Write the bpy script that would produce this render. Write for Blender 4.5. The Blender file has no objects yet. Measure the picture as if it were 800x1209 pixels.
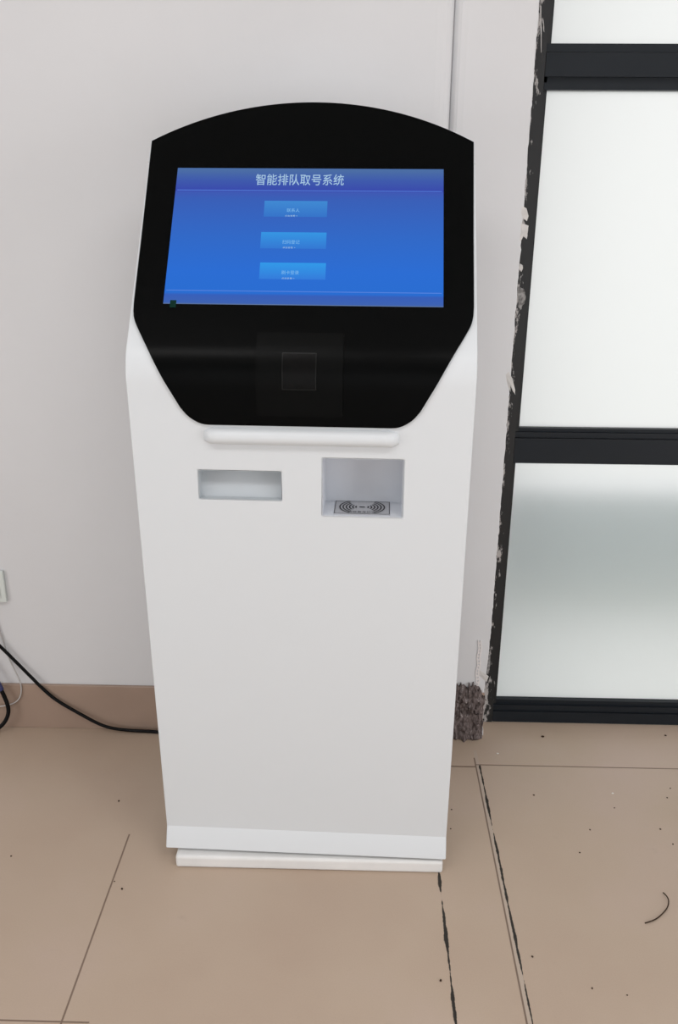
import bpy, bmesh, math, random
from mathutils import Vector, Matrix, noise
random.seed(7)
sc = bpy.context.scene
COL = sc.collection
PI = math.pi

def lin(c):
    return tuple(((v/255)/12.92 if v/255 <= .04045 else ((v/255+.055)/1.055)**2.4) for v in c) + (1,)

# ---------------------------------------------------------------- materials
def mat(name, rgb, rough=.5, spec=.5, metal=0, bump=0, bscale=40, var=0, vscale=3):
    m = bpy.data.materials.new(name); m.use_nodes = True
    nt = m.node_tree; N = nt.nodes; L = nt.links
    b = N['Principled BSDF']
    b.inputs['Roughness'].default_value = rough
    b.inputs['Specular IOR Level'].default_value = spec
    b.inputs['Metallic'].default_value = metal
    b.inputs['Base Color'].default_value = rgb
    tc = N.new('ShaderNodeTexCoord')
    if var:
        n = N.new('ShaderNodeTexNoise'); n.inputs['Scale'].default_value = vscale; n.inputs['Detail'].default_value = 4
        L.new(tc.outputs['Object'], n.inputs['Vector'])
        mr = N.new('ShaderNodeMapRange'); mr.inputs[1].default_value = .3; mr.inputs[2].default_value = .7
        mr.inputs[3].default_value = 1-var; mr.inputs[4].default_value = 1+var
        L.new(n.outputs['Fac'], mr.inputs[0])
        vm = N.new('ShaderNodeVectorMath'); vm.operation = 'SCALE'; vm.inputs[0].default_value = rgb[:3]
        L.new(mr.outputs[0], vm.inputs['Scale']); L.new(vm.outputs[0], b.inputs['Base Color'])
    if bump:
        n = N.new('ShaderNodeTexNoise'); n.inputs['Scale'].default_value = bscale; n.inputs['Detail'].default_value = 5
        L.new(tc.outputs['Object'], n.inputs['Vector'])
        bp = N.new('ShaderNodeBump'); bp.inputs['Strength'].default_value = bump; bp.inputs['Distance'].default_value = .002
        L.new(n.outputs['Fac'], bp.inputs['Height']); L.new(bp.outputs[0], b.inputs['Normal'])
    return m

def emis(name, rgb, s=1):
    m = bpy.data.materials.new(name); m.use_nodes = True
    nt = m.node_tree; nt.nodes.clear()
    e = nt.nodes.new('ShaderNodeEmission'); o = nt.nodes.new('ShaderNodeOutputMaterial')
    e.inputs[0].default_value = rgb; e.inputs[1].default_value = s
    nt.links.new(e.outputs[0], o.inputs[0]); return m

M = {}
M['wall'] = mat('wall_paint', (.70,.703,.715,1), .75, .25, bump=.12, bscale=60, var=.02, vscale=2.5)
M['white'] = mat('kiosk_powder_coat', (.695,.728,.752,1), .42, .4, bump=.03, bscale=900)
M['plate'] = mat('base_plate_white', (.77,.77,.76,1), .5, .4, var=.04, vscale=14)
M['black'] = mat('black_acrylic', (.0016,.0019,.0020,1), .28, .05)
M['black2'] = mat('scanner_plastic', (.0025,.0028,.0028,1), .35, .06)
M['scanwin'] = mat('scanner_window', (.004,.004,.004,1), .25, .08)
M['scanedge'] = mat('scanner_window_edge', (.012,.0125,.012,1), .3, .15)
M['liner'] = mat('bay_liner', (.70,.73,.78,1), .4, .4)
M['slot'] = mat('slot_liner', (.50,.54,.57,1), .4, .4)
M['card'] = mat('reader_plate_grey', (.42,.43,.46,1), .4, .4)
M['ink'] = mat('reader_ink', (.02,.02,.025,1), .5, .3)
M['rubber'] = mat('cable_rubber', (.003,.003,.0035,1), .5, .15)
M['bluecable'] = mat('cable_blue_sleeve', (.035,.04,.13,1), .4, .4)
M['clear'] = mat('pale_cord', (.52,.50,.49,1), .25, .5)
M['socket'] = mat('socket_plastic', (.70,.75,.72,1), .35, .4)
M['frame'] = mat('dark_aluminium', (.011,.0145,.019,1), .42, .22, bump=.02, bscale=20)
M['outside'] = mat('outdoor_concrete', (.72,.73,.68,1), .9, .2, var=.05)
M['shade_board'] = mat('shade_board_paint', (.74,.83,.86,1), .9, .2)
M['ceiling'] = mat('ceiling_paint', (.78,.77,.76,1), .9, .2)
M['mortar'] = mat('grey_mortar', (.165,.137,.130,1), .95, .1, bump=.9, bscale=120, var=.55, vscale=55)
def _mortar():
    m = M['mortar']; nt = m.node_tree; N = nt.nodes; L = nt.links; b = N['Principled BSDF']
    for l in list(b.inputs['Base Color'].links): L.remove(l)
    tc = N.new('ShaderNodeTexCoord'); mp = N.new('ShaderNodeMapping'); mp.inputs['Scale'].default_value = (1.5,1,.42); mp.inputs['Rotation'].default_value = (0,.3,0)
    n = N.new('ShaderNodeTexNoise'); n.inputs['Scale'].default_value = 75; n.inputs['Detail'].default_value = 5; n.inputs['Roughness'].default_value = .7; n.inputs['Distortion'].default_value = 1.2
    c = N.new('ShaderNodeValToRGB'); e = c.color_ramp.elements
    e[0].position = .36; e[0].color = (.03,.022,.022,1); e[1].position = .70; e[1].color = (.50,.47,.46,1)
    k = e.new(.45); k.color = (.115,.092,.086,1); k = e.new(.60); k.color = (.20,.165,.16,1)
    L.new(tc.outputs['Object'], mp.inputs[0]); L.new(mp.outputs[0], n.inputs['Vector']); L.new(n.outputs['Fac'], c.inputs[0]); L.new(c.outputs[0], b.inputs['Base Color'])
_mortar()
M['flake'] = mat('dried_plaster', (.66,.64,.62,1), .8, .2, var=.1, vscale=60)
M['smear'] = mat('grey_plaster_smear', (.24,.235,.23,1), .9, .15, bump=.8, bscale=260, var=.6, vscale=140)
M['speck'] = mat('dark_grit', (.05,.032,.022,1), .9, .1)
M['chip'] = mat('plaster_chip', (.75,.73,.70,1), .8, .1)
M['green'] = mat('green_sticker', (.003,.028,.019,1), .5, .06)
M['beadstrip'] = mat('corner_bead_plastic', (.80,.76,.75,1), .6, .3)

# tan baseboard tile
M['base'] = mat('tan_baseboard_tile', (.36,.262,.205,1), .38, .4, var=.06, vscale=7)

# floor tiles, grout lines at real positions (object space metres)
def floor_mat():
    m = bpy.data.materials.new('beige_floor_tile'); m.use_nodes = True
    nt = m.node_tree; N = nt.nodes; L = nt.links; b = N['Principled BSDF']
    b.inputs['Roughness'].default_value = .33; b.inputs['Specular IOR Level'].default_value = .42
    geo = N.new('ShaderNodeTexCoord'); sep = N.new('ShaderNodeSeparateXYZ'); L.new(geo.outputs['Object'], sep.inputs[0])
    def mth(op, a, bb=None, c=None, clamp=False):
        n = N.new('ShaderNodeMath'); n.operation = op; n.use_clamp = clamp
        for i, v in enumerate((a, bb, c)):
            if v is None: continue
            if isinstance(v, (int, float)): n.inputs[i].default_value = v
            else: L.new(v, n.inputs[i])
        return n.outputs[0]
    def nz(scale, det=3, vec=None, rough=.5):
        n = N.new('ShaderNodeTexNoise'); n.inputs['Scale'].default_value = scale; n.inputs['Detail'].default_value = det
        n.inputs['Roughness'].default_value = rough
        L.new(vec or geo.outputs['Object'], n.inputs['Vector']); return n
    X, Y = sep.outputs[0], sep.outputs[1]
    wob = mth('MULTIPLY', mth('SUBTRACT', nz(22, 3).outputs['Fac'], .5), .0022)
    Xw = mth('ADD', X, wob); Yw = mth('ADD', Y, wob)
    def line(coord, pos, half):      # 1 on the line
        d = mth('ABSOLUTE', mth('SUBTRACT', coord, pos))
        if not isinstance(half, float): half = mth('MAXIMUM', half, .00005)
        return mth('SUBTRACT', 1.0, mth('DIVIDE', d, half), clamp=True)
    def rng(coord, a, bb):
        return mth('MULTIPLY', mth('GREATER_THAN', coord, a), mth('LESS_THAN', coord, bb))
    n1 = nz(16, 4, rough=.65).outputs['Fac']
    # thin joints (brown)
    thin = mth('MULTIPLY', line(X, -.5276, .0022), rng(Y, -5, -.40))
    thin = mth('MAXIMUM', thin, mth('MULTIPLY', line(X, -1.2046, .0022), 1.0))
    thin = mth('MAXIMUM', thin, mth('MULTIPLY', line(X, .2712, .0022), rng(Y, -5, -.10)))
    thin = mth('MAXIMUM', thin, mth('MULTIPLY', line(Y, -.128, .0022), rng(X, .2712, 3)))
    thin = mth('MAXIMUM', thin, mth('MULTIPLY', line(Yw, -.136, .0030), rng(X, .149, .2712)))
    thin = mth('MAXIMUM', thin, mth('MULTIPLY', line(Y, -.858, .0020), rng(X, -3, -.48)))
    thin = mth('MAXIMUM', thin, mth('MULTIPLY', line(Y, -1.05, .0022), rng(X, .2712, 3)))
    thin = mth('MAXIMUM', thin, mth('MULTIPLY', line(X, .948, .0022), 1.0))
    thin = mth('MINIMUM', mth('MULTIPLY', thin, 1.6), .75)
    # broken black joints
    wA = mth('MULTIPLY', mth('SUBTRACT', n1, .36, clamp=True), .018)
    dk = line(Xw, .1490, wA)
    wB = mth('MULTIPLY', mth('SUBTRACT', nz(13, 4, rough=.7).outputs['Fac'], .36, clamp=True), .015)
    dk2 = mth('MULTIPLY', line(Xw, .2812, wB), rng(Y, -5, -.13))
    dk = mth('MINIMUM', mth('MULTIPLY', mth('MAXIMUM', dk, dk2), 3.0), 1.0)
    # pale strip between the double joint
    pale = mth('MULTIPLY', rng(X, .2725, .281), rng(Y, -5, -.07))
    # tile colour
    c = N.new('ShaderNodeValToRGB'); big = nz(2.2, 4)
    L.new(big.outputs['Fac'], c.inputs[0])
    e = c.color_ramp.elements
    e[0].position = .30; e[0].color = (.450,.342,.262,1)
    e[1].position = .72; e[1].color = (.50,.388,.318,1)
    k = c.color_ramp.elements.new(.5); k.color = (.475,.370,.285,1)
    fine = nz(420, 2); 
    f2 = mth('ADD', mth('MULTIPLY', fine.outputs['Fac'], .10), .95)
    sm = nz(9, 5, rough=.6); st = mth('MULTIPLY', mth('SUBTRACT', sm.outputs['Fac'], .68, clamp=True), .9)
    f3 = mth('SUBTRACT', f2, st)
    vm = N.new('ShaderNodeVectorMath'); vm.operation = 'SCALE'; L.new(c.outputs[0], vm.inputs[0]); L.new(f3, vm.inputs['Scale'])
    def mix(fac, a, col):
        n = N.new('ShaderNodeMix'); n.data_type = 'RGBA'
        L.new(fac, n.inputs[0]); L.new(a, n.inputs[6]); n.inputs[7].default_value = col
        return n.outputs[2]
    o = mix(mth('MULTIPLY', pale, .5), vm.outputs[0], (.47,.40,.34,1))
    o = mix(thin, o, (.10,.055,.035,1))
    o = mix(dk, o, (.018,.014,.010,1))
    L.new(o, b.inputs['Base Color'])
    r = mth('ADD', mth('MULTIPLY', nz(5, 3).outputs['Fac'], .25), .22); L.new(r, b.inputs['Roughness'])
    bp = N.new('ShaderNodeBump'); bp.inputs['Strength'].default_value = .5; bp.inputs['Distance'].default_value = .0015; bp.invert = True
    L.new(mth('MAXIMUM', thin, dk), bp.inputs['Height']); L.new(bp.outputs[0], b.inputs['Normal'])
    return m
M['floor'] = floor_mat()

# frame jamb: dark aluminium smeared with dried plaster
def jamb_mat():
    m = mat('plaster_smeared_aluminium', (.012,.013,.014,1), .45, .4)
    nt = m.node_tree; N = nt.nodes; L = nt.links; b = N['Principled BSDF']
    tc = N.new('ShaderNodeTexCoord'); mp = N.new('ShaderNodeMapping'); mp.inputs['Scale'].default_value = (1.6,1.6,.55)
    mp.inputs['Rotation'].default_value = (0,.25,0)
    L.new(tc.outputs['Object'], mp.inputs[0])
    n = N.new('ShaderNodeTexNoise'); n.inputs['Scale'].default_value = 55; n.inputs['Detail'].default_value = 6; n.inputs['Roughness'].default_value = .7
    L.new(mp.outputs[0], n.inputs['Vector'])
    n2 = N.new('ShaderNodeTexNoise'); n2.inputs['Scale'].default_value = 5; n2.inputs['Detail'].default_value = 2
    L.new(tc.outputs['Object'], n2.inputs['Vector'])
    ad = N.new('ShaderNodeMath'); ad.operation = 'MULTIPLY_ADD'; L.new(n2.outputs['Fac'], ad.inputs[0]); ad.inputs[1].default_value = .35; L.new(n.outputs['Fac'], ad.inputs[2])
    sep = N.new('ShaderNodeSeparateXYZ'); L.new(tc.outputs['Object'], sep.inputs[0])
    mx = N.new('ShaderNodeMapRange'); mx.inputs[1].default_value = .345; mx.inputs[2].default_value = .318; mx.inputs[3].default_value = -.25; mx.inputs[4].default_value = .03
    L.new(sep.outputs[0], mx.inputs[0])
    a2 = N.new('ShaderNodeMath'); a2.operation = 'ADD'; L.new(ad.outputs[0], a2.inputs[0]); L.new(mx.outputs[0], a2.inputs[1])
    r = N.new('ShaderNodeMapRange'); r.inputs[1].default_value = .70; r.inputs[2].default_value = .77
    L.new(a2.outputs[0], r.inputs[0])
    mi = N.new('ShaderNodeMix'); mi.data_type = 'RGBA'; L.new(r.outputs[0], mi.inputs[0])
    mi.inputs[6].default_value = (.012,.013,.014,1); mi.inputs[7].default_value = (.42,.40,.39,1)
    L.new(mi.outputs[2], b.inputs['Base Color'])
    return m
M['jamb'] = jamb_mat()

def frosted():
    m = bpy.data.materials.new('frosted_glass'); m.use_nodes = True
    nt = m.node_tree; N = nt.nodes; L = nt.links; N.clear()
    o = N.new('ShaderNodeOutputMaterial'); t = N.new('ShaderNodeBsdfTranslucent'); t.inputs[0].default_value = (.94,.95,.945,1)
    g = N.new('ShaderNodeBsdfGlossy'); g.inputs['Roughness'].default_value = .25; g.inputs[0].default_value = (1,1,1,1)
    f = N.new('ShaderNodeFresnel'); f.inputs[0].default_value = 1.4
    mx = N.new('ShaderNodeMixShader'); L.new(f.outputs[0], mx.inputs[0]); L.new(t.outputs[0], mx.inputs[1]); L.new(g.outputs[0], mx.inputs[2])
    L.new(mx.outputs[0], o.inputs[0]); return m
M['glass'] = frosted()

# screen picture: emissive gradient along the screen's height
ZB, ZT = 1.1530, 1.3725
def screen_mat():
    m = bpy.data.materials.new('lit_screen'); m.use_nodes = True
    nt = m.node_tree; N = nt.nodes; L = nt.links; N.clear()
    tc = N.new('ShaderNodeTexCoord'); sep = N.new('ShaderNodeSeparateXYZ'); L.new(tc.outputs['Object'], sep.inputs[0])
    mr = N.new('ShaderNodeMapRange'); mr.inputs[1].default_value = ZB; mr.inputs[2].default_value = ZT
    L.new(sep.outputs[2], mr.inputs[0])
    cr = N.new('ShaderNodeValToRGB'); L.new(mr.outputs[0], cr.inputs[0])
    E_ = cr.color_ramp.elements
    st = [(0,(68,104,178)),(.085,(58,98,190)),(.10,(44,112,214)),(.25,(46,112,216)),(.5,(52,108,204)),(.78,(60,98,188)),(.835,(66,92,184)),(.845,(60,76,176)),(.93,(66,94,176)),(1,(78,112,168))]
    E_[0].position = 0; E_[0].color = lin(st[0][1]); E_[1].position = 1; E_[1].color = lin(st[-1][1])
    for p, c in st[1:-1]:
        k = E_.new(p); k.color = lin(c)
    e = N.new('ShaderNodeEmission'); L.new(cr.outputs[0], e.inputs[0]); e.inputs[1].default_value = .95
    o = N.new('ShaderNodeOutputMaterial'); L.new(e.outputs[0], o.inputs[0]); return m
M['screen'] = screen_mat()
def button_mat(name, top, bot, z0, z1):
    m = bpy.data.materials.new(name); m.use_nodes = True
    nt = m.node_tree; N = nt.nodes; L = nt.links; N.clear()
    tc = N.new('ShaderNodeTexCoord'); sep = N.new('ShaderNodeSeparateXYZ'); L.new(tc.outputs['Object'], sep.inputs[0])
    mr = N.new('ShaderNodeMapRange'); mr.inputs[1].default_value = z0; mr.inputs[2].default_value = z1
    L.new(sep.outputs[2], mr.inputs[0])
    cr = N.new('ShaderNodeValToRGB'); L.new(mr.outputs[0], cr.inputs[0])
    cr.color_ramp.elements[0].color = lin(bot); cr.color_ramp.elements[1].color = lin(top)
    e = N.new('ShaderNodeEmission'); L.new(cr.outputs[0], e.inputs[0]); e.inputs[1].default_value = .97
    o = N.new('ShaderNodeOutputMaterial'); L.new(e.outputs[0], o.inputs[0]); return m
M['txt'] = emis('screen_text_pale', lin((168,200,226)))
M['txt2'] = emis('screen_text_soft', lin((128,188,238)))
M['line'] = emis('screen_line', lin((88,130,220)))
M['screen_edge'] = emis('screen_edge_glow', lin((96,118,158)))

# ---------------------------------------------------------------- mesh helpers
def link(name, me, m, parent=None, smooth=False):
    o = bpy.data.objects.new(name, me); COL.objects.link(o)
    if m: me.materials.append(m)
    if smooth:
        for p in me.polygons: p.use_smooth = True
    if parent: o.parent = parent
    return o
def from_bm(name, bm, m, parent=None, smooth=False, recalc=True):
    if recalc: bmesh.ops.recalc_face_normals(bm, faces=bm.faces)
    me = bpy.data.meshes.new(name); bm.to_mesh(me); bm.free()
    return link(name, me, m, parent, smooth)
def box(bm, x0, x1, y0, y1, z0, z1, f=lambda p: p):
    vs = [bm.verts.new(f(Vector((x, y, z)))) for x in (x0, x1) for y in (y0, y1) for z in (z0, z1)]
    for q in ((0,1,3,2),(4,6,7,5),(0,4,5,1),(2,3,7,6),(0,2,6,4),(1,5,7,3)):
        bm.faces.new([vs[i] for i in q])
    return vs
def bevel(bm, w, seg=2):
    bmesh.ops.bevel(bm, geom=list(bm.edges), offset=w, segments=seg, profile=.6, affect='EDGES', clamp_overlap=True)
def struct(o):
    o['kind'] = 'structure'; return o
def thing(name, label, cat, loc=(0,0,0), rz=0, group=None):
    o = bpy.data.objects.new(name, None); COL.objects.link(o); o.location = loc; o.rotation_euler = (0,0,rz)
    o.empty_display_size = .1
    o['label'] = label; o['category'] = cat
    if group: o['group'] = group
    return o
def tag(o, label, cat, group=None):
    o['label'] = label; o['category'] = cat
    if group: o['group'] = group
    return o
def tube(name, pts, r, m, parent=None, res=8, taper=None):
    cu = bpy.data.curves.new(name, 'CURVE'); cu.dimensions = '3D'; cu.bevel_depth = r; cu.bevel_resolution = 4; cu.resolution_u = res
    cu.use_fill_caps = True
    s = cu.splines.new('NURBS'); s.points.add(len(pts)-1); s.use_endpoint_u = True; s.order_u = 4
    for i, p in enumerate(pts):
        s.points[i].co = (*p, 1)
        if taper: s.points[i].radius = taper[i]
    t = bpy.data.objects.new('tmp', cu); COL.objects.link(t)
    dg = bpy.context.evaluated_depsgraph_get(); me = bpy.data.meshes.new_from_object(t.evaluated_get(dg))
    bpy.data.objects.remove(t); me.name = name
    return link(name, me, m, parent, True)

# ================================================================ SETTING
CE = 2.8
bm = bmesh.new(); box(bm, -2.6, 2.4, -4.2, .06, -.05, 0)
fl = struct(from_bm('floor', bm, M['floor']))
bm = bmesh.new(); box(bm, -2.6, 2.4, -4.2, .3, CE, CE+.1)
struct(from_bm('ceiling', bm, M['ceiling']))
bm = bmesh.new(); box(bm, -2.7, -2.6, -4.2, .3, 0, CE); struct(from_bm('wall_left', bm, M['wall']))
bm = bmesh.new(); box(bm, 2.4, 2.5, -4.2, .3, 0, CE); struct(from_bm('wall_right', bm, M['wall']))
bm = bmesh.new(); box(bm, -2.7, 2.5, -4.3, -4.2, 0, CE); struct(from_bm('wall_front', bm, M['wall']))

# back wall with a plastered pilaster whose edge is broken off along the window
def edge_x(z):
    e = .3065 + .0016*noise.noise(Vector((0, 3, z*30))) + .0012*noise.noise(Vector((5, 0, z*110)))
    if .02 < z < .30: e -= .006*max(0, 1-abs(z-.12)/.18)
    if 1.17 < z < 1.33: e += .0045*max(0, noise.noise(Vector((2, 9, z*70))))
    return e
bm = bmesh.new()
rows = []
zs = [i*.008 for i in range(int(CE/.008)+1)] + [CE]
for z in zs:
    ex = edge_x(z)
    prof_ = [(-2.6,0),(.110,0),(.122,.0008),(.131,.0026),(.138,.0058),(.1425,.0095),(.1445,.0145),(.1460,.0095),(.1485,.0035),(.152,-.0005),(.158,-.003),(.17,-.004),(ex-.002,-.004),(ex,-.002),(ex+.001,.02),(.307,.058),(.307,.30)]
    rows.append([bm.verts.new((x, y, z)) for x, y in prof_])
for a, b in zip(rows, rows[1:]):
    for i in range(len(a)-1): bm.faces.new((a[i], a[i+1], b[i+1], b[i]))
struct(from_bm('wall_back', bm, M['wall']))
bm = bmesh.new(); box(bm, .307, 1.62, 0, .3, 2.42, CE); box(bm, 1.62, 2.4, 0, .3, 0, CE)
struct(from_bm('wall_back', bm, M['wall']))

# skirting tiles
bm = bmesh.new()
for x0, x1 in ((-2.6,-1.0),(-.999,.147),(.15,.3015)):
    box(bm, x0, x1, -.009, 0 if x0 < .1 else -.003, 0, .131)
bevel(bm, .0012, 1)
struct(from_bm('baseboard_back', bm, M['base']))

# window: dark aluminium frame, frosted panes
FY = .061
win = bpy.data.objects.new('window_1', None); COL.objects.link(win); win.location = (.95, FY, 0); struct(win)
def W(x): return x-.95
def wbox(bm, x0, x1, y0, y1, z0, z1): box(bm, W(x0), W(x1), y0-FY, y1-FY, z0, z1)
def jm(name, parts, m):
    bm = bmesh.new()
    for p in parts: wbox(bm, *p)
    bmesh.ops.recalc_face_normals(bm, faces=bm.faces)
    return from_bm(name, bm, m, win)
# jamb mesh is built unshifted in x so the smears follow its own width
bm = bmesh.new()
box(bm, .299, .3385, FY-.004, FY+.026, .001, 2.42)
box(bm, .3385, .3465, FY+.006, FY+.026, .05, 2.42)
j = from_bm('window_jamb', bm, M['jamb'], win); j.location = (-.95, -FY, 0)
jm('window_jamb', [(1.575,1.62,FY-.004,FY+.026,.001,2.42),(1.567,1.575,FY+.006,FY+.026,.05,2.42)], M['frame'])
jm('bottom_rail', [(.3395,1.575,FY-.003,FY+.026,.0015,.034),(.3395,1.575,FY+.001,FY+.026,.0355,.052),(.3395,1.575,FY+.007,FY+.026,.052,.0655)], M['frame'])
jm('middle_rail', [(.3395,1.575,FY-.003,FY+.026,.7305,.792),(.3395,1.575,FY+.002,FY+.026,.7935,.806),(.3395,1.575,FY+.008,FY+.026,.806,.8150)], M['frame'])
jm('top_rail', [(.3395,1.575,FY-.003,FY+.026,1.562,1.606),(.3395,1.575,FY+.006,FY+.026,1.551,1.562),(.3395,1.575,FY-.001,FY+.026,1.5375,1.551),(.3395,1.575,FY+.004,FY+.026,1.6075,1.6235)], M['frame'])
jm('head_rail', [(.3395,1.575,FY-.003,FY+.026,2.36,2.42)], M['frame'])
# slim glazing beads beside the panes
jm('glazing_bead', [(.3465,.3492,FY+.012,FY+.026,.815,1.5375),(.3465,.3500,FY+.012,FY+.026,1.6235,2.36)], M['frame'])
for (z0, z1) in ((.0655,.7305),(.815,1.5375),(1.6235,2.36)):
    bm = bmesh.new(); wbox(bm, .3400, 1.575, FY+.022, FY+.0225, z0-.002, z1+.002)
    bmesh.ops.recalc_face_normals(bm, faces=bm.faces)
    # one thin sheet of glass
    bmesh.ops.delete(bm, geom=[f for f in bm.faces if abs(f.normal.y) < .9 or f.calc_center_median().y > .0222], context='FACES')
    from_bm('window_pane', bm, M['glass'], win, recalc=False)

# outdoors behind the frosted glass
bm = bmesh.new(); box(bm, -1, 4, .3, 5, -.10, -.03); struct(from_bm('trim_1', bm, M['outside']))
bm = bmesh.new(); box(bm, .307, 1.62, .112, .3, -.10, -.005); struct(from_bm('trim_2', bm, M['outside']))
ob = thing('pane_shade_board', 'grey-green board added outside to dim the lower frosted pane', 'barrier', (.95,.3,-.03))  # added board, shaped to dim the lower pane into a soft band
bm = bmesh.new(); vs_ = box(bm, .345-.95, 1.56-.95, .128-.3, .150-.3, .38, .690)
for v in vs_:
    if v.co.z < .6: v.co.y += .13
bmesh.ops.recalc_face_normals(bm, faces=bm.faces); bevel(bm, .006); from_bm('shade_panel', bm, M['shade_board'], ob)
for x in (-.5, .5):
    bm = bmesh.new(); box(bm, x-.02, x+.02, -.03, .01, .03, .56); box(bm, x-.03, x+.03, -.12, .20, 0, .03)
    bmesh.ops.recalc_face_normals(bm, faces=bm.faces); from_bm('post', bm, M['shade_board'], ob)

# ================================================================ KIOSK
KX, KA = -.1187, math.radians(-1.6017)
OY = .30
root = thing('ticket_kiosk', 'white floor-standing queue ticket kiosk with black slanted head and blue touch screen', 'kiosk',
             (KX + OY*math.sin(KA), -OY*math.cos(KA), 0), KA)
def P(x, y, z): return Vector((x, y+OY, z))
# side profile: body line up to the bend, then the head plane
Y0, Z0 = -.5034, 1.0655
ph0 = math.atan2(-.0328, .9852); ph1 = math.radians(37.516); BB = .032
def _tab():
    n = 40; p = Vector((Y0 - BB*math.sin(ph0), Z0 - BB*math.cos(ph0))); T = [(p.copy(), ph0)]
    for i in range(n):
        ph = ph0 + (ph1-ph0)*(i+.5)/n; d = 2*BB/n
        p = p + Vector((math.sin(ph), math.cos(ph)))*d; T.append((p.copy(), ph0+(ph1-ph0)*(i+1)/n))
    return T
TB = _tab()
def prof(t, n=0):
    if t <= -BB: p, ph = TB[0]; p = p + Vector((math.sin(ph), math.cos(ph)))*(t+BB)
    elif t >= BB: p, ph = TB[-1]; p = p + Vector((math.sin(ph), math.cos(ph)))*(t-BB)
    else:
        f = (t+BB)/(2*BB)*40; i = min(39, int(f)); g = f-i
        p = TB[i][0]*(1-g)+TB[i+1][0]*g; ph = TB[i][1]*(1-g)+TB[i+1][1]*g
    return p + Vector((-math.cos(ph), math.sin(ph)))*n
def S(u, t, n=0):
    q = prof(t, n); return P(u, q.x, q.y)
HW = .2942
# --- shell: prism of the side profile
front = [(-.4896,.0377),(-.4706,.0803)]
ts = [-.9,-.5,-.2,-BB-.02] + [-BB + 2*BB*i/12 for i in range(13)] + [BB+.03,.2,.35,.447]
side = front + [tuple(prof(t)) for t in ts]
bk = prof(.447, -.05)
side += [tuple(bk), (-.235, 1.26), (-.13, 1.10), (-.12, 1.0), (-.12, .0377)]
bm = bmesh.new()
L_ = [bm.verts.new(P(-HW, y, z)) for y, z in side]; R_ = [bm.verts.new(P(HW, y, z)) for y, z in side]
n = len(side)
bm.faces.new(L_); bm.faces.new(R_[::-1])
for i in range(n):
    k = (i+1) % n; bm.faces.new((L_[i], R_[i], R_[k], L_[k]))
bmesh.ops.recalc_face_normals(bm, faces=bm.faces)
shell = from_bm('body_shell', bm, M['white'], root)
# cutters for the two openings
cb = bmesh.new()
SL = (-.1800, -.0350, .8266, .8790, .034); CR = (.0382, .1785, .7998, .9056, .079)
for (a, b, c, d, e) in (SL, CR): box(cb, a-.0008, b+.0008, -.56+OY, -.4960+e+.002+OY, c-.0008, d+.0008)
bmesh.ops.recalc_face_normals(cb, faces=cb.faces)
cut = from_bm('cut', cb, None, root)
md = shell.modifiers.new('b', 'BOOLEAN'); md.object = cut; md.operation = 'DIFFERENCE'; md.solver = 'EXACT'
bv = shell.modifiers.new('v', 'BEVEL'); bv.width = .0025; bv.segments = 3; bv.limit_method = 'ANGLE'; bv.angle_limit = math.radians(50)
dg = bpy.context.evaluated_depsgraph_get(); me = bpy.data.meshes.new_from_object(shell.evaluated_get(dg))
shell.modifiers.clear(); shell.data = me; bpy.data.objects.remove(cut)
for p in me.polygons: p.use_smooth = True
me.set_sharp_from_angle(angle=math.radians(13))

# --- arched head cap behind the black panel
def arc_w(t, ts_, apex, w):      # half width of the arc at height t
    h = apex-ts_; Rr = (w*w+h*h)/(2*h); return math.sqrt(max(0, Rr*Rr-(t-(apex-Rr))**2))
def slab(rows, n0, n1, name, m, parent, seg=10, bev=0):
    """rows: (t, halfwidth) from the bottom up; solid between offsets n0 (back) and n1 (front)"""
    bm = bmesh.new(); F = []; B = []
    for t, w in rows:
        F.append([bm.verts.new(S(w*(2*i/seg-1), t, n1)) for i in range(seg+1)])
        B.append([bm.verts.new(S(w*(2*i/seg-1), t, n0)) for i in range(seg+1)])
    for k in range(len(rows)-1):
        for i in range(seg):
            bm.faces.new((F[k][i], F[k][i+1], F[k+1][i+1], F[k+1][i]))
            bm.faces.new((B[k][i], B[k+1][i], B[k+1][i+1], B[k][i+1]))
        bm.faces.new((F[k][0], F[k+1][0], B[k+1][0], B[k][0])); bm.faces.new((F[k][seg], B[k][seg], B[k+1][seg], F[k+1][seg]))
    for i in range(seg):
        bm.faces.new((F[0][i], B[0][i], B[0][i+1], F[0][i+1])); bm.faces.new((F[-1][i], F[-1][i+1], B[-1][i+1], B[-1][i]))
    bmesh.ops.remove_doubles(bm, verts=bm.verts, dist=1e-5)
    o = from_bm(name, bm, m, parent, True); o.data.set_sharp_from_angle(angle=math.radians(35)); return o
N_ = 28
def arcrows(ts_, apex, w):
    out = []
    for i in range(N_+1):
        a = i/N_; t = apex - (apex-ts_)*(1-a)**2; out.append((t, max(.004, arc_w(t, ts_, apex, w))))
    return out
rows = [(.40, HW-.0004)] + arcrows(.4458, .5322, HW-.0004)
slab(rows, -.05, .0016, 'head_cap', M['white'], root, 16)

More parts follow.
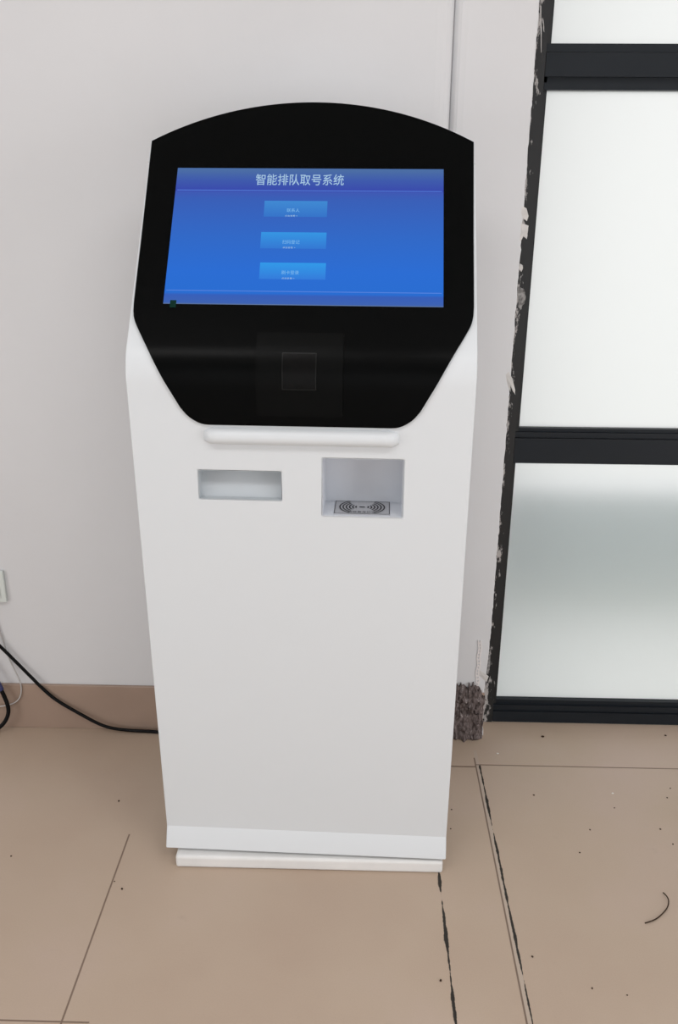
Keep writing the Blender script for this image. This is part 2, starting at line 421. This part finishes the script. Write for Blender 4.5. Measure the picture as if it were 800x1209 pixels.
# --- bent black front panel
def smooth_pts(pts, k=2):
    for _ in range(k):
        o = [pts[0]]
        for a, b in zip(pts, pts[1:]):
            o += [(a[0]*.75+b[0]*.25, a[1]*.75+b[1]*.25), (a[0]*.25+b[0]*.75, a[1]*.25+b[1]*.75)]
        o.append(pts[-1]); pts = o
    return pts
low = [(-.1020,.155),(-.1012,.166),(-.0968,.1775),(-.0872,.1915),(-.0728,.2030)]
mid = [(-.0728+ (.046+.0728)*i/16, .2030+(.2680-.2030)*i/16) for i in range(1,17)]
up = [(.062,.2765),(.080,.2852),(.100,.2884),(.14,.2888)]
rows = smooth_pts(low, 1) + mid + smooth_pts([mid[-1]]+up, 1)[1:] + [(.26,.2893),(.36,.2903)] + arcrows(.4438, .5303, .2912)
panel = slab(rows, -.001, .0042, 'front_panel', M['black'], root, 16)
panel['label'] = 'glossy black bent front panel'

# --- screen
def quad(name, u0, u1, t0, t1, n, m, parent, seg=1, skew=0):
    bm = bmesh.new()
    f = [S(u0, t0, n), S(u1, t0, n), S(u1, t1, n), S(u0, t1, n)]; b = [S(u0, t0, n-.0006), S(u1, t0, n-.0006), S(u1, t1, n-.0006), S(u0, t1, n-.0006)]
    f = [bm.verts.new(v) for v in f]; b = [bm.verts.new(v) for v in b]
    bm.faces.new(f); bm.faces.new(b[::-1])
    for i in range(4): k = (i+1) % 4; bm.faces.new((f[i], b[i], b[k], f[k]))
    return from_bm(name, bm, m, parent)
scr = quad('touch_screen', -.2375, .2375, .1105, .3845, .0052, M['screen'], root)
scr['label'] = 'lit blue touch screen'
quad('screen_edge', -.2375, .2375, .1092, .1105, .0052, M['screen_edge'], scr)
quad('header_line', -.2345, .2345, .3372, .3382, .0056, M['line'], scr)
quad('footer_line', -.2345, .2345, .1345, .1358, .0056, M['line'], scr)

def text(name, body, uc, tc_, height, width, n, m, parent, fn=S, bold=0):
    cu = bpy.data.curves.new(name, 'FONT'); cu.body = body; cu.align_x = 'CENTER'; cu.size = 1; cu.resolution_u = 2
    cu.offset = bold
    t = bpy.data.objects.new('tmp', cu); COL.objects.link(t)
    dg = bpy.context.evaluated_depsgraph_get(); me = bpy.data.meshes.new_from_object(t.evaluated_get(dg)); bpy.data.objects.remove(t)
    xs = [v.co.x for v in me.vertices]; ys = [v.co.y for v in me.vertices]
    x0, x1, y0, y1 = min(xs), max(xs), min(ys), max(ys)
    for v in me.vertices:
        u = uc + ((v.co.x-x0)/(x1-x0)-.5)*width; tt = tc_ + ((v.co.y-y0)/(y1-y0)-.5)*height
        v.co = fn(u, tt, n)
    me.materials.clear(); return link(name, me, m, parent)
text('title_text', '智能排队取号系统', -.0167, .3602, .0235, .1570, .0060, M['txt'], scr, bold=.005)
btn = [(-.0765,.0345,.2838,.3160,'联系人',(66,140,214),(56,118,204)), (-.0785,.0355,.2195,.2518,'扫码登记',(56,152,230),(54,122,214)), (-.0765,.0370,.1590,.1910,'刷卡登录',(52,156,236),(54,126,222))]
for i, (u0, u1, t0, t1, s, ct, cb_) in enumerate(btn):
    z0 = prof(t0, .006).y; z1 = prof(t1, .006).y
    quad('screen_button', u0, u1, t0, t1, .0058, button_mat('button_blue_%s' % 'abc'[i], ct, cb_, z0, z1), scr)
    uc = (u0+u1)/2 - .004
    text('button_text', s, uc, t0+.0125, .0078, .0075*len(s), .0063, M['txt2'], scr)
    text('button_caption', '点击查看 >', uc-.003, t0+.0012, .0034, .022, .0063, M['txt'], scr)
st = quad('status_sticker', -.2255, -.2150, .1015, .1155, .0062, M['green'], root); st['label'] = 'small dark green square at the screen corner'

# --- scanner housing on the bend
rows = [(-.0835,.0715),(-.0815,.0728)] + [(-.08+.0105*i,.0728) for i in range(1,13)] + [(.0545,.0728),(.0565,.0715)]
sh = slab(rows, .003, .0072, 'scanner_housing', M['black2'], root, 2)
rows = [(-.0375+.0575*i/8, .0285) for i in range(9)]
sw = slab(rows, .005, .0086, 'scanner_window', M['scanedge'], sh, 2)
rows = [(-.0362+.0549*i/8, .0272) for i in range(9)]
slab(rows, .006, .0089, 'window_lens', M['scanwin'], sh, 2)

# --- rounded ledge bar under the black panel
bm = bmesh.new(); NS = 26; NC = 14; rings = []
Ruu, cz = .0145, .9432
for i in range(NS+1):
    a = i/NS; u = -.1665 + .3365*a
    e = min(u+.1665, .1700-u); s = 1 if e > .013 else math.sqrt(max(.02, 1-(1-e/.013)**2))
    ring = []
    for k in range(NC+1):
        th = PI*k/NC - PI/2
        yb = prof(cz-Z0, 0).x
        ring.append(bm.verts.new(P(u, yb + .002 - .0165*s*math.cos(th)**.8 if math.cos(th) > 0 else yb+.002, cz + Ruu*(.55+.45*s)*math.sin(th))))
    rings.append(ring)
# finer spacing at the ends
for i, ring in enumerate(rings):
    pass
for a, b in zip(rings, rings[1:]):
    for k in range(NC): bm.faces.new((a[k], a[k+1], b[k+1], b[k]))
bm.faces.new(rings[0]); bm.faces.new(rings[-1][::-1])
from_bm('ledge_bar', bm, M['white'], root, True)

# --- openings lined inside
def bay(name, a, b, c, d, e, slope=False):
    bm = bmesh.new(); yf = -.4965
    def v(x, y, z): return bm.verts.new(P(x, y, z))
    fr = [v(a,yf,c), v(b,yf,c), v(b,yf,d), v(a,yf,d)]
    bkk = [v(a,yf+(.014 if slope else e),c), v(b,yf+(.014 if slope else e),c), v(b,yf+e,d), v(a,yf+e,d)]
    for i in range(4): k = (i+1) % 4; bm.faces.new((fr[i], fr[k], bkk[k], bkk[i]))
    bm.faces.new(bkk)
    bmesh.ops.recalc_face_normals(bm, faces=bm.faces)
    for f in bm.faces: pass
    o = from_bm(name, bm, M['slot' if slope else 'liner'], root, recalc=False)
    sd = o.modifiers.new('s', 'SOLIDIFY'); sd.thickness = .0006; sd.offset = 1
    dg = bpy.context.evaluated_depsgraph_get(); me = bpy.data.meshes.new_from_object(o.evaluated_get(dg)); o.modifiers.clear(); o.data = me
    return o
sl = bay('ticket_slot', *SL, slope=True); sl['label'] = 'narrow recessed ticket slot'
cr = bay('card_bay', *CR); cr['label'] = 'square recessed card reader bay'
# reader plate lying on the bay floor, with radiating arcs
def F(x, y, z): return P(x, y, z)
zf = CR[2]+.0001
bm = bmesh.new(); box(bm, .0572, .1575, -.4895+OY, -.4230+OY, zf, zf+.0018)
rp = from_bm('reader_plate', bm, M['card'], cr); rp['label'] = 'grey card reader plate with radiating arcs'
bm = bmesh.new()
cx, cy = .1072, -.4540; zt = zf+.0024
def strip(pts_in, pts_out):
    a = [bm.verts.new(P(x, y, zt)) for x, y in pts_in]; b = [bm.verts.new(P(x, y, zt)) for x, y in pts_out]
    for i in range(len(a)-1): bm.faces.new((a[i], a[i+1], b[i+1], b[i]))
for sgn in (-1, 1):
    for k in range(6):
        r = .0085 + k*.0058; w = .0027; m_ = math.radians(30+k*5.5); ky = .92
        A = [(-m_ + 2*m_*i/16) for i in range(17)]
        strip([(cx+sgn*(.0015+(r)*math.cos(a)), cy+ky*r*math.sin(a)) for a in A], [(cx+sgn*(.0015+(r+w)*math.cos(a)), cy+ky*(r+w)*math.sin(a)) for a in A])
strip([(cx-.005, cy-.0022), (cx+.005, cy-.0022)], [(cx-.005, cy+.0022), (cx+.005, cy+.0022)])
# printed border
for (x0, x1, y0, y1) in ((.0578,.1569,-.4236,-.4246),(.0578,.0588,-.4889,-.4236),(.1559,.1569,-.4889,-.4236),(.0578,.1569,-.4889,-.4879)):
    strip([(x0, y0), (x1, y0)], [(x0, y1), (x1, y1)])
from_bm('reader_print', bm, M['ink'], cr)
text('reader_caption', '请放置身份证', .107, -.4795, .0085, .050, zt, M['ink'], cr, fn=lambda u, t, n: P(u, t, n))

# --- base plate, squared to the wall rather than to the cabinet
ca, sa = math.cos(-KA), math.sin(-KA)
def world2k(p):
    x, y = p.x-root.location.x, p.y-root.location.y
    return Vector((x*ca-y*sa, x*sa+y*ca, p.z))
bm = bmesh.new(); box(bm, -.4042, .1565, -.4965, -.12, .0005, .030); bevel(bm, .0075, 4)
box(bm, -.38, .13, -.44, -.16, .029, .045)
for v in bm.verts: v.co = world2k(v.co)
bp_ = from_bm('base_plate', bm, M['plate'], root); bp_['label'] = 'white slab base with rounded edge'

# ================================================================ CABLES AND SOCKET
sk = thing('wall_socket', 'pale wall socket plate cut off by the left edge of the photo', 'socket', (-.9490, 0, .412))
bm = bmesh.new(); box(bm, -.043, .043, -.010, -.0002, -.043, .043); bevel(bm, .003, 2); from_bm('cover_plate', bm, M['socket'], sk)
bm = bmesh.new(); box(bm, -.031, .031, -.0125, -.0095, -.031, .031); bevel(bm, .0012, 1); from_bm('socket_insert', bm, M['socket'], sk)
pc = thing('power_cable', 'black power cable slanting down the wall and along the floor behind the kiosk', 'cable', (-.55, -.03, 0))
def rel(o, pts): return [tuple(Vector(p)-o.location) for p in pts]
pts = [(-.968,-.026,.382),(-.972,-.028,.360),(-.978,-.030,.335),(-.970,-.026,.300),(-.9397,-.014,.2500),(-.900,-.012,.1965),(-.865,-.013,.152),(-.822,-.016,.0985),(-.775,-.020,.0700),(-.730,-.024,.0430),(-.690,-.027,.0210),(-.655,-.026,.0120),(-.610,-.023,.0060),(-.560,-.022,.0050),(-.50,-.03,.0050),(-.42,-.05,.0050),(-.34,-.07,.0060),(-.30,-.085,.02),(-.29,-.095,.06)]
tube('cable_cord', rel(pc, pts), .0043, M['rubber'], pc)
bm = bmesh.new(); box(bm, -.985+.55, -.951+.55, -.008, .0173, .374, .406)
bmesh.ops.recalc_face_normals(bm, faces=bm.faces); bevel(bm, .004, 2); from_bm('cable_plug', bm, M['rubber'], pc)
ac = thing('adapter_cable', 'black cable with dark blue sleeve looping at the left photo edge', 'cable', (-.96, -.03, 0))
tube('cable_cord', rel(ac, [(-.985,-.026,.434),(-1.02,-.028,.430),(-1.03,-.026,.36),(-1.015,-.022,.28),(-.985,-.021,.22),(-.972,-.022,.185),(-.957,-.024,.155),(-.946,-.026,.125),(-.936,-.028,.095),(-.931,-.03,.066),(-.940,-.034,.040),(-.958,-.04,.018),(-.99,-.05,.008),(-1.05,-.06,.006),(-1.5,-.07,.006)]), .0052, M['rubber'], ac)
tube('cable_sleeve', rel(ac, [(-.9755,-.021,.205),(-.971,-.0222,.188),(-.957,-.024,.155),(-.946,-.026,.125)]), .0074, M['bluecable'], ac)
bm = bmesh.new(); box(bm, -.985+.96, -.951+.96, -.008, .0173, .420, .448)
bmesh.ops.recalc_face_normals(bm, faces=bm.faces); bevel(bm, .004, 2); from_bm('cable_plug', bm, M['rubber'], ac)
o = tube('thin_cord', [(-.953,-.006,.372),(-.941,-.004,.31),(-.934,-.004,.27),(-.924,-.004,.20),(-.904,-.009,.155),(-.897,-.012,.125),(-.905,-.014,.09),(-.930,-.016,.074),(-.965,-.016,.068),(-1.02,-.016,.06),(-1.1,-.02,.003),(-1.4,-.03,.003)], .0017, M['clear'])
tag(o, 'thin pale grey cord curling in front of the skirting by the left edge', 'cord')

# ================================================================ DEBRIS
# mortar lump at the foot of the pilaster
bm = bmesh.new(); nx, nzz = 44, 60; fr = []
for i in range(nx+1):
    a = i/nx; x = .214 + .088*a
    top = .150 + .016*noise.noise(Vector((x*60, 1, 0))) + .035*max(0, noise.noise(Vector((x*190, 7, 0))))**1.3
    if a > .82: top -= .03*(a-.82)/.18
    colv = []
    for k in range(nzz+1):
        b = k/nzz; z = .0008 + top*b
        d = .010 + .010*noise.noise(Vector((x*45, 0, z*38))) + .007*noise.noise(Vector((x*140, 4, z*110)))
        d *= min(1, (1-b)*7+.15)*min(1, a*9+.1)*min(1, (1-a)*6+.2)
        d += .012*max(0, 1-b*7)*(.6+noise.noise(Vector((x*70, 9, 0))))
        xx = x + .004*noise.noise(Vector((x*90, z*60, 3)))
        colv.append(bm.verts.new((xx, -.0095-max(.0005, d), z)))
    fr.append(colv)
for i in range(nx):
    for k in range(nzz): bm.faces.new((fr[i][k], fr[i+1][k], fr[i+1][k+1], fr[i][k+1]))
bnd = [e for e in bm.edges if e.is_boundary]
ex = bmesh.ops.extrude_edge_only(bm, edges=bnd)
for v in [g for g in ex['geom'] if isinstance(g, bmesh.types.BMVert)]: v.co.y = -.0045
o = from_bm('mortar_lump', bm, M['mortar'], None, True)
tag(o, 'rough dark grey lump of mortar on the skirting beside the window frame', 'mortar')
# torn perforated corner bead above it
bm = bmesh.new(); 
for k in range(14):
    z = .150+k*.0095; x0 = .2760+.0013*math.sin(k*1.3); wdt = .0085
    for (p, q) in (((x0, z), (x0+.0022, z+.0095)), ((x0+wdt-.0022, z), (x0+wdt, z+.0095)), ((x0+.0022, z), (x0+wdt-.0022, z+.0040))):
        box(bm, p[0], q[0], -.0062, -.0042, p[1], q[1])
bmesh.ops.remove_doubles(bm, verts=bm.verts, dist=1e-5)
o = from_bm('corner_bead', bm, M['beadstrip']); tag(o, 'torn pale perforated corner bead strip above the mortar lump', 'plaster trim')

# peeling plaster flakes along the broken wall edge
def plate(name, pts, y0, th, lift, label, cat='plaster flake', m='flake'):
    """ragged flake: outline in the wall plane, its free right side lifting off by `lift`"""
    r_ = []
    for i, p in enumerate(pts):
        q = pts[(i+1) % len(pts)]
        for k in range(3):
            f = k/3; x = p[0]*(1-f)+q[0]*f; z = p[1]*(1-f)+q[1]*f
            r_.append((x+.0009*noise.noise(Vector((x*900, z*700, 2))), z+.0012*noise.noise(Vector((x*700, z*900, 8)))))
    xa = min(p[0] for p in r_); xb = max(p[0] for p in r_)
    cx_ = sum(p[0] for p in r_)/len(r_); cz_ = sum(p[1] for p in r_)/len(r_)
    bm = bmesh.new(); lay = []
    for off in (0, th):
        ring = [bm.verts.new((x, y0-lift*((x-xa)/(xb-xa))**2-th+off, z)) for x, z in r_]
        c = bm.verts.new((cx_, y0-lift*.3-th*(1.7 if off == 0 else 1)+off, cz_)); lay.append((ring, c))
    n = len(r_)
    for i in range(n):
        k = (i+1) % n
        bm.faces.new((lay[0][0][i], lay[0][0][k], lay[0][1])); bm.faces.new((lay[1][0][k], lay[1][0][i], lay[1][1]))
        bm.faces.new((lay[0][0][i], lay[1][0][i], lay[1][0][k], lay[0][0][k]))
    o = from_bm(name, bm, M[m]); tag(o, label, cat, 'plaster flakes along the broken wall edge'); return o
WY, JY = -.0026, .0573
A_ = [(.3015,1.3122),(.3125,1.3072),(.3173,1.2921),(.3146,1.282),(.3071,1.287),(.3009,1.2971)]
B_ = [(.302,1.2785),(.3188,1.2735),(.3185,1.2565),(.3175,1.2462),(.31,1.2513),(.3054,1.2409),(.3018,1.2409),(.3039,1.2598),(.3035,1.27)]
C_ = [(.294,.9579),(.3013,.9618),(.3099,.9485),(.3174,.9254),(.3184,.9119),(.312,.9215),(.3051,.9369),(.3084,.9176),(.3017,.9311),(.2969,.9445)]
T_ = [(.2856,.1972),(.2947,.19),(.3083,.1803),(.305,.1652),(.2936,.1725),(.2844,.1823)]
E_s = [(.3195,1.1421),(.3328,1.1349),(.3368,1.1201),(.3353,1.1052),(.3309,1.1014),(.328,1.0902),(.3217,1.0976),(.3221,1.1163),(.3165,1.1273)]
F_s = [(.3087,.6682),(.3156,.6574),(.3151,.6355),(.3126,.6134),(.306,.6177),(.3086,.6398),(.3033,.6572)]
G_s = [(.3072,.2243),(.3194,.2069),(.3214,.1765),(.3167,.1483),(.3095,.1558),(.3119,.1865),(.3039,.2066)]
D_s = [(.3176,1.1906),(.3232,1.1889),(.3256,1.1819),(.3227,1.1731),(.3167,1.1801)]
plate('plaster_flake', A_, WY, .0012, .002, 'broad white plaster flake, upper of the pair beside the big pane')
plate('plaster_flake', B_, WY, .0012, .002, 'broad white plaster flake, lower of the pair beside the big pane')
plate('plaster_flake', C_, WY, .0012, .005, 'forked curling white plaster flake just above the middle rail')
plate('plaster_flake', T_, WY, .0016, .003, 'small white plaster tab sticking out above the mortar lump')
plate('plaster_smear', D_s, JY, .0010, .0005, 'tiny white plaster dab on the jamb below the broad flakes')
plate('plaster_smear', E_s, JY, .0012, .0005, 'ragged grey plaster smear on the jamb beside the big pane', m='smear')
plate('plaster_smear', F_s, JY, .0012, .0005, 'grey plaster smear on the jamb beside the lower pane', m='smear')
plate('plaster_smear', G_s, JY, .0012, .0005, 'pale grey plaster smear low on the jamb near the mortar lump', m='smear')
def streak(x0, z0, x1, z1, w): return [(x0, z0), (x0+w, z0-.002), ((x0+x1)/2+w*1.4, (z0+z1)/2), (x1+w, z1), (x1, z1+.002), ((x0+x1)/2, (z0+z1)/2)]
plate('plaster_smear', streak(.3190,1.690,.3275,1.605,.0014), JY, .0008, .0003, 'long thin white plaster streak on the jamb near the top rail')
plate('plaster_smear', streak(.3255,1.668,.3300,1.642,.0012), JY, .0008, .0003, 'short thin white plaster streak on the jamb near the top rail')

# hair-like dark strand on the floor
o = tube('dark_strand', [(.602,-.536,.002),(.607,-.551,.006),(.604,-.566,.005),(.596,-.578,.002),(.583,-.591,.002),(.566,-.606,.0025),(.553,-.612,.003),(.541,-.615,.0014)], .0012, M['speck'])
tag(o, 'curved dark strand lying on the floor near the right photo edge', 'strand')

def speck(r, seed):
    bm = bmesh.new(); bmesh.ops.create_icosphere(bm, subdivisions=1, radius=r)
    for v in bm.verts:
        v.co *= .75+.5*abs(noise.noise(v.co*900+Vector((seed, 0, 0)))); v.co.z *= .55; v.co.x *= 1.3
    lo = min(v.co.z for v in bm.verts)
    for v in bm.verts: v.co.z -= lo
    return bm
sp0 = [(.195,-.297,1),(.187,-.361,1),(.459,-.426,1),(.499,-.354,1),(.574,-.279,.9),(.658,-.347,1.1),(.67,-.394,1),(.306,-.70,1.1),(.401,-.765,1),(.46,-.777,.8),(.13,-.757,1.3),(.395,-.24,1.2),(.709,-.239,1),(.728,-.204,.9),(-.58,-.292,1.3),(-.763,-.475,1),(-.502,-.559,1.3),(-.523,-.539,.8)]
base = None
for i, (x, y, s) in enumerate(sp0):
    if base is None:
        o = base = from_bm('grit_speck', speck(.0021, 1), M['speck'])
    else:
        o = base.copy(); COL.objects.link(o)
    o.location = (x, y, 0); o.scale = (s, s, s); o.rotation_euler = (0, 0, i*1.7)
    tag(o, 'tiny dark speck of grit on the beige floor tiles', 'speck', 'dark grit specks on the floor')
o = from_bm('grit_speck', speck(.0042, 5), M['speck']); o.location = (.462,-.006,0); tag(o, 'largest dark speck, on the floor just in front of the window frame', 'speck')
o = from_bm('grit_speck', speck(.0032, 8), M['speck']); o.location = (.787,.010,0); tag(o, 'brown speck on the floor below the window frame near the right edge', 'speck')
o = from_bm('plaster_chip', speck(.0028, 3), M['chip']); o.location = (.333,-.082,0); tag(o, 'white plaster chip on the floor nearest the mortar lump', 'chip')
o = from_bm('plaster_chip', speck(.0028, 4), M['chip']); o.location = (.584,-.228,0); tag(o, 'white plaster chip on the open floor in front of the window', 'chip')

# ================================================================ LIGHT
w = bpy.data.worlds.new('World'); sc.world = w; w.use_nodes = True
bg = w.node_tree.nodes['Background']; bg.inputs[0].default_value = (1,1,1,1); bg.inputs[1].default_value = 1.13
def area(name, loc, sx, sy, power, col, rot=(0,0,0)):
    l = bpy.data.lights.new(name, 'AREA'); l.shape = 'RECTANGLE'; l.size = sx; l.size_y = sy; l.energy = power; l.color = col
    o = bpy.data.objects.new(name, l); COL.objects.link(o); o.location = loc; o.rotation_euler = rot; return o
area('ceiling_lamp', (-.9,-1.9,2.78), 1.2, .6, 15, (1,.985,.98))
area('ceiling_lamp', (.9,-1.9,2.78), 1.2, .6, 15, (1,.985,.98))
# daylight from the openings behind and to the right of the photographer
area('daylight_behind', (.3,-4.15,1.0), 3.8, 1.7, 15, (.97,.985,1), (PI/2,0,0))
area('daylight_right', (2.35,-2.2,.85), 1.9, 1.5, 30, (.985,.985,1), (0,PI/2,0))
area('fill_left', (-2.55,-2.0,.85), 1.5, 1.5, 19, (.98,.99,1), (0,-PI/2,0))  # added low fill to lift the left wall, no opening on this side

# ================================================================ CAMERA
cam = bpy.data.cameras.new('camera'); co = bpy.data.objects.new('camera', cam); COL.objects.link(co)
rt = Vector((.99967744,.0246548,.0060954)); fw = Vector((-.02094651,.93611337,-.35107406)); upv = Vector((-.01436164,.35083314,.93632785))
mw = Matrix.Identity(4)
for i in range(3): mw[i][0] = rt[i]; mw[i][1] = upv[i]; mw[i][2] = -fw[i]
mw.translation = (-.03354205,-1.91497923,1.33865139); co.matrix_world = mw
cam.sensor_fit = 'VERTICAL'; cam.sensor_height = 36; cam.lens = 1010.3431/1209*36; cam.clip_start = .01
sc.camera = co
vs = sc.view_settings; vs.view_transform = 'Standard'; vs.look = 'None'; vs.exposure = 0; vs.gamma = 1; vs.use_curve_mapping = False
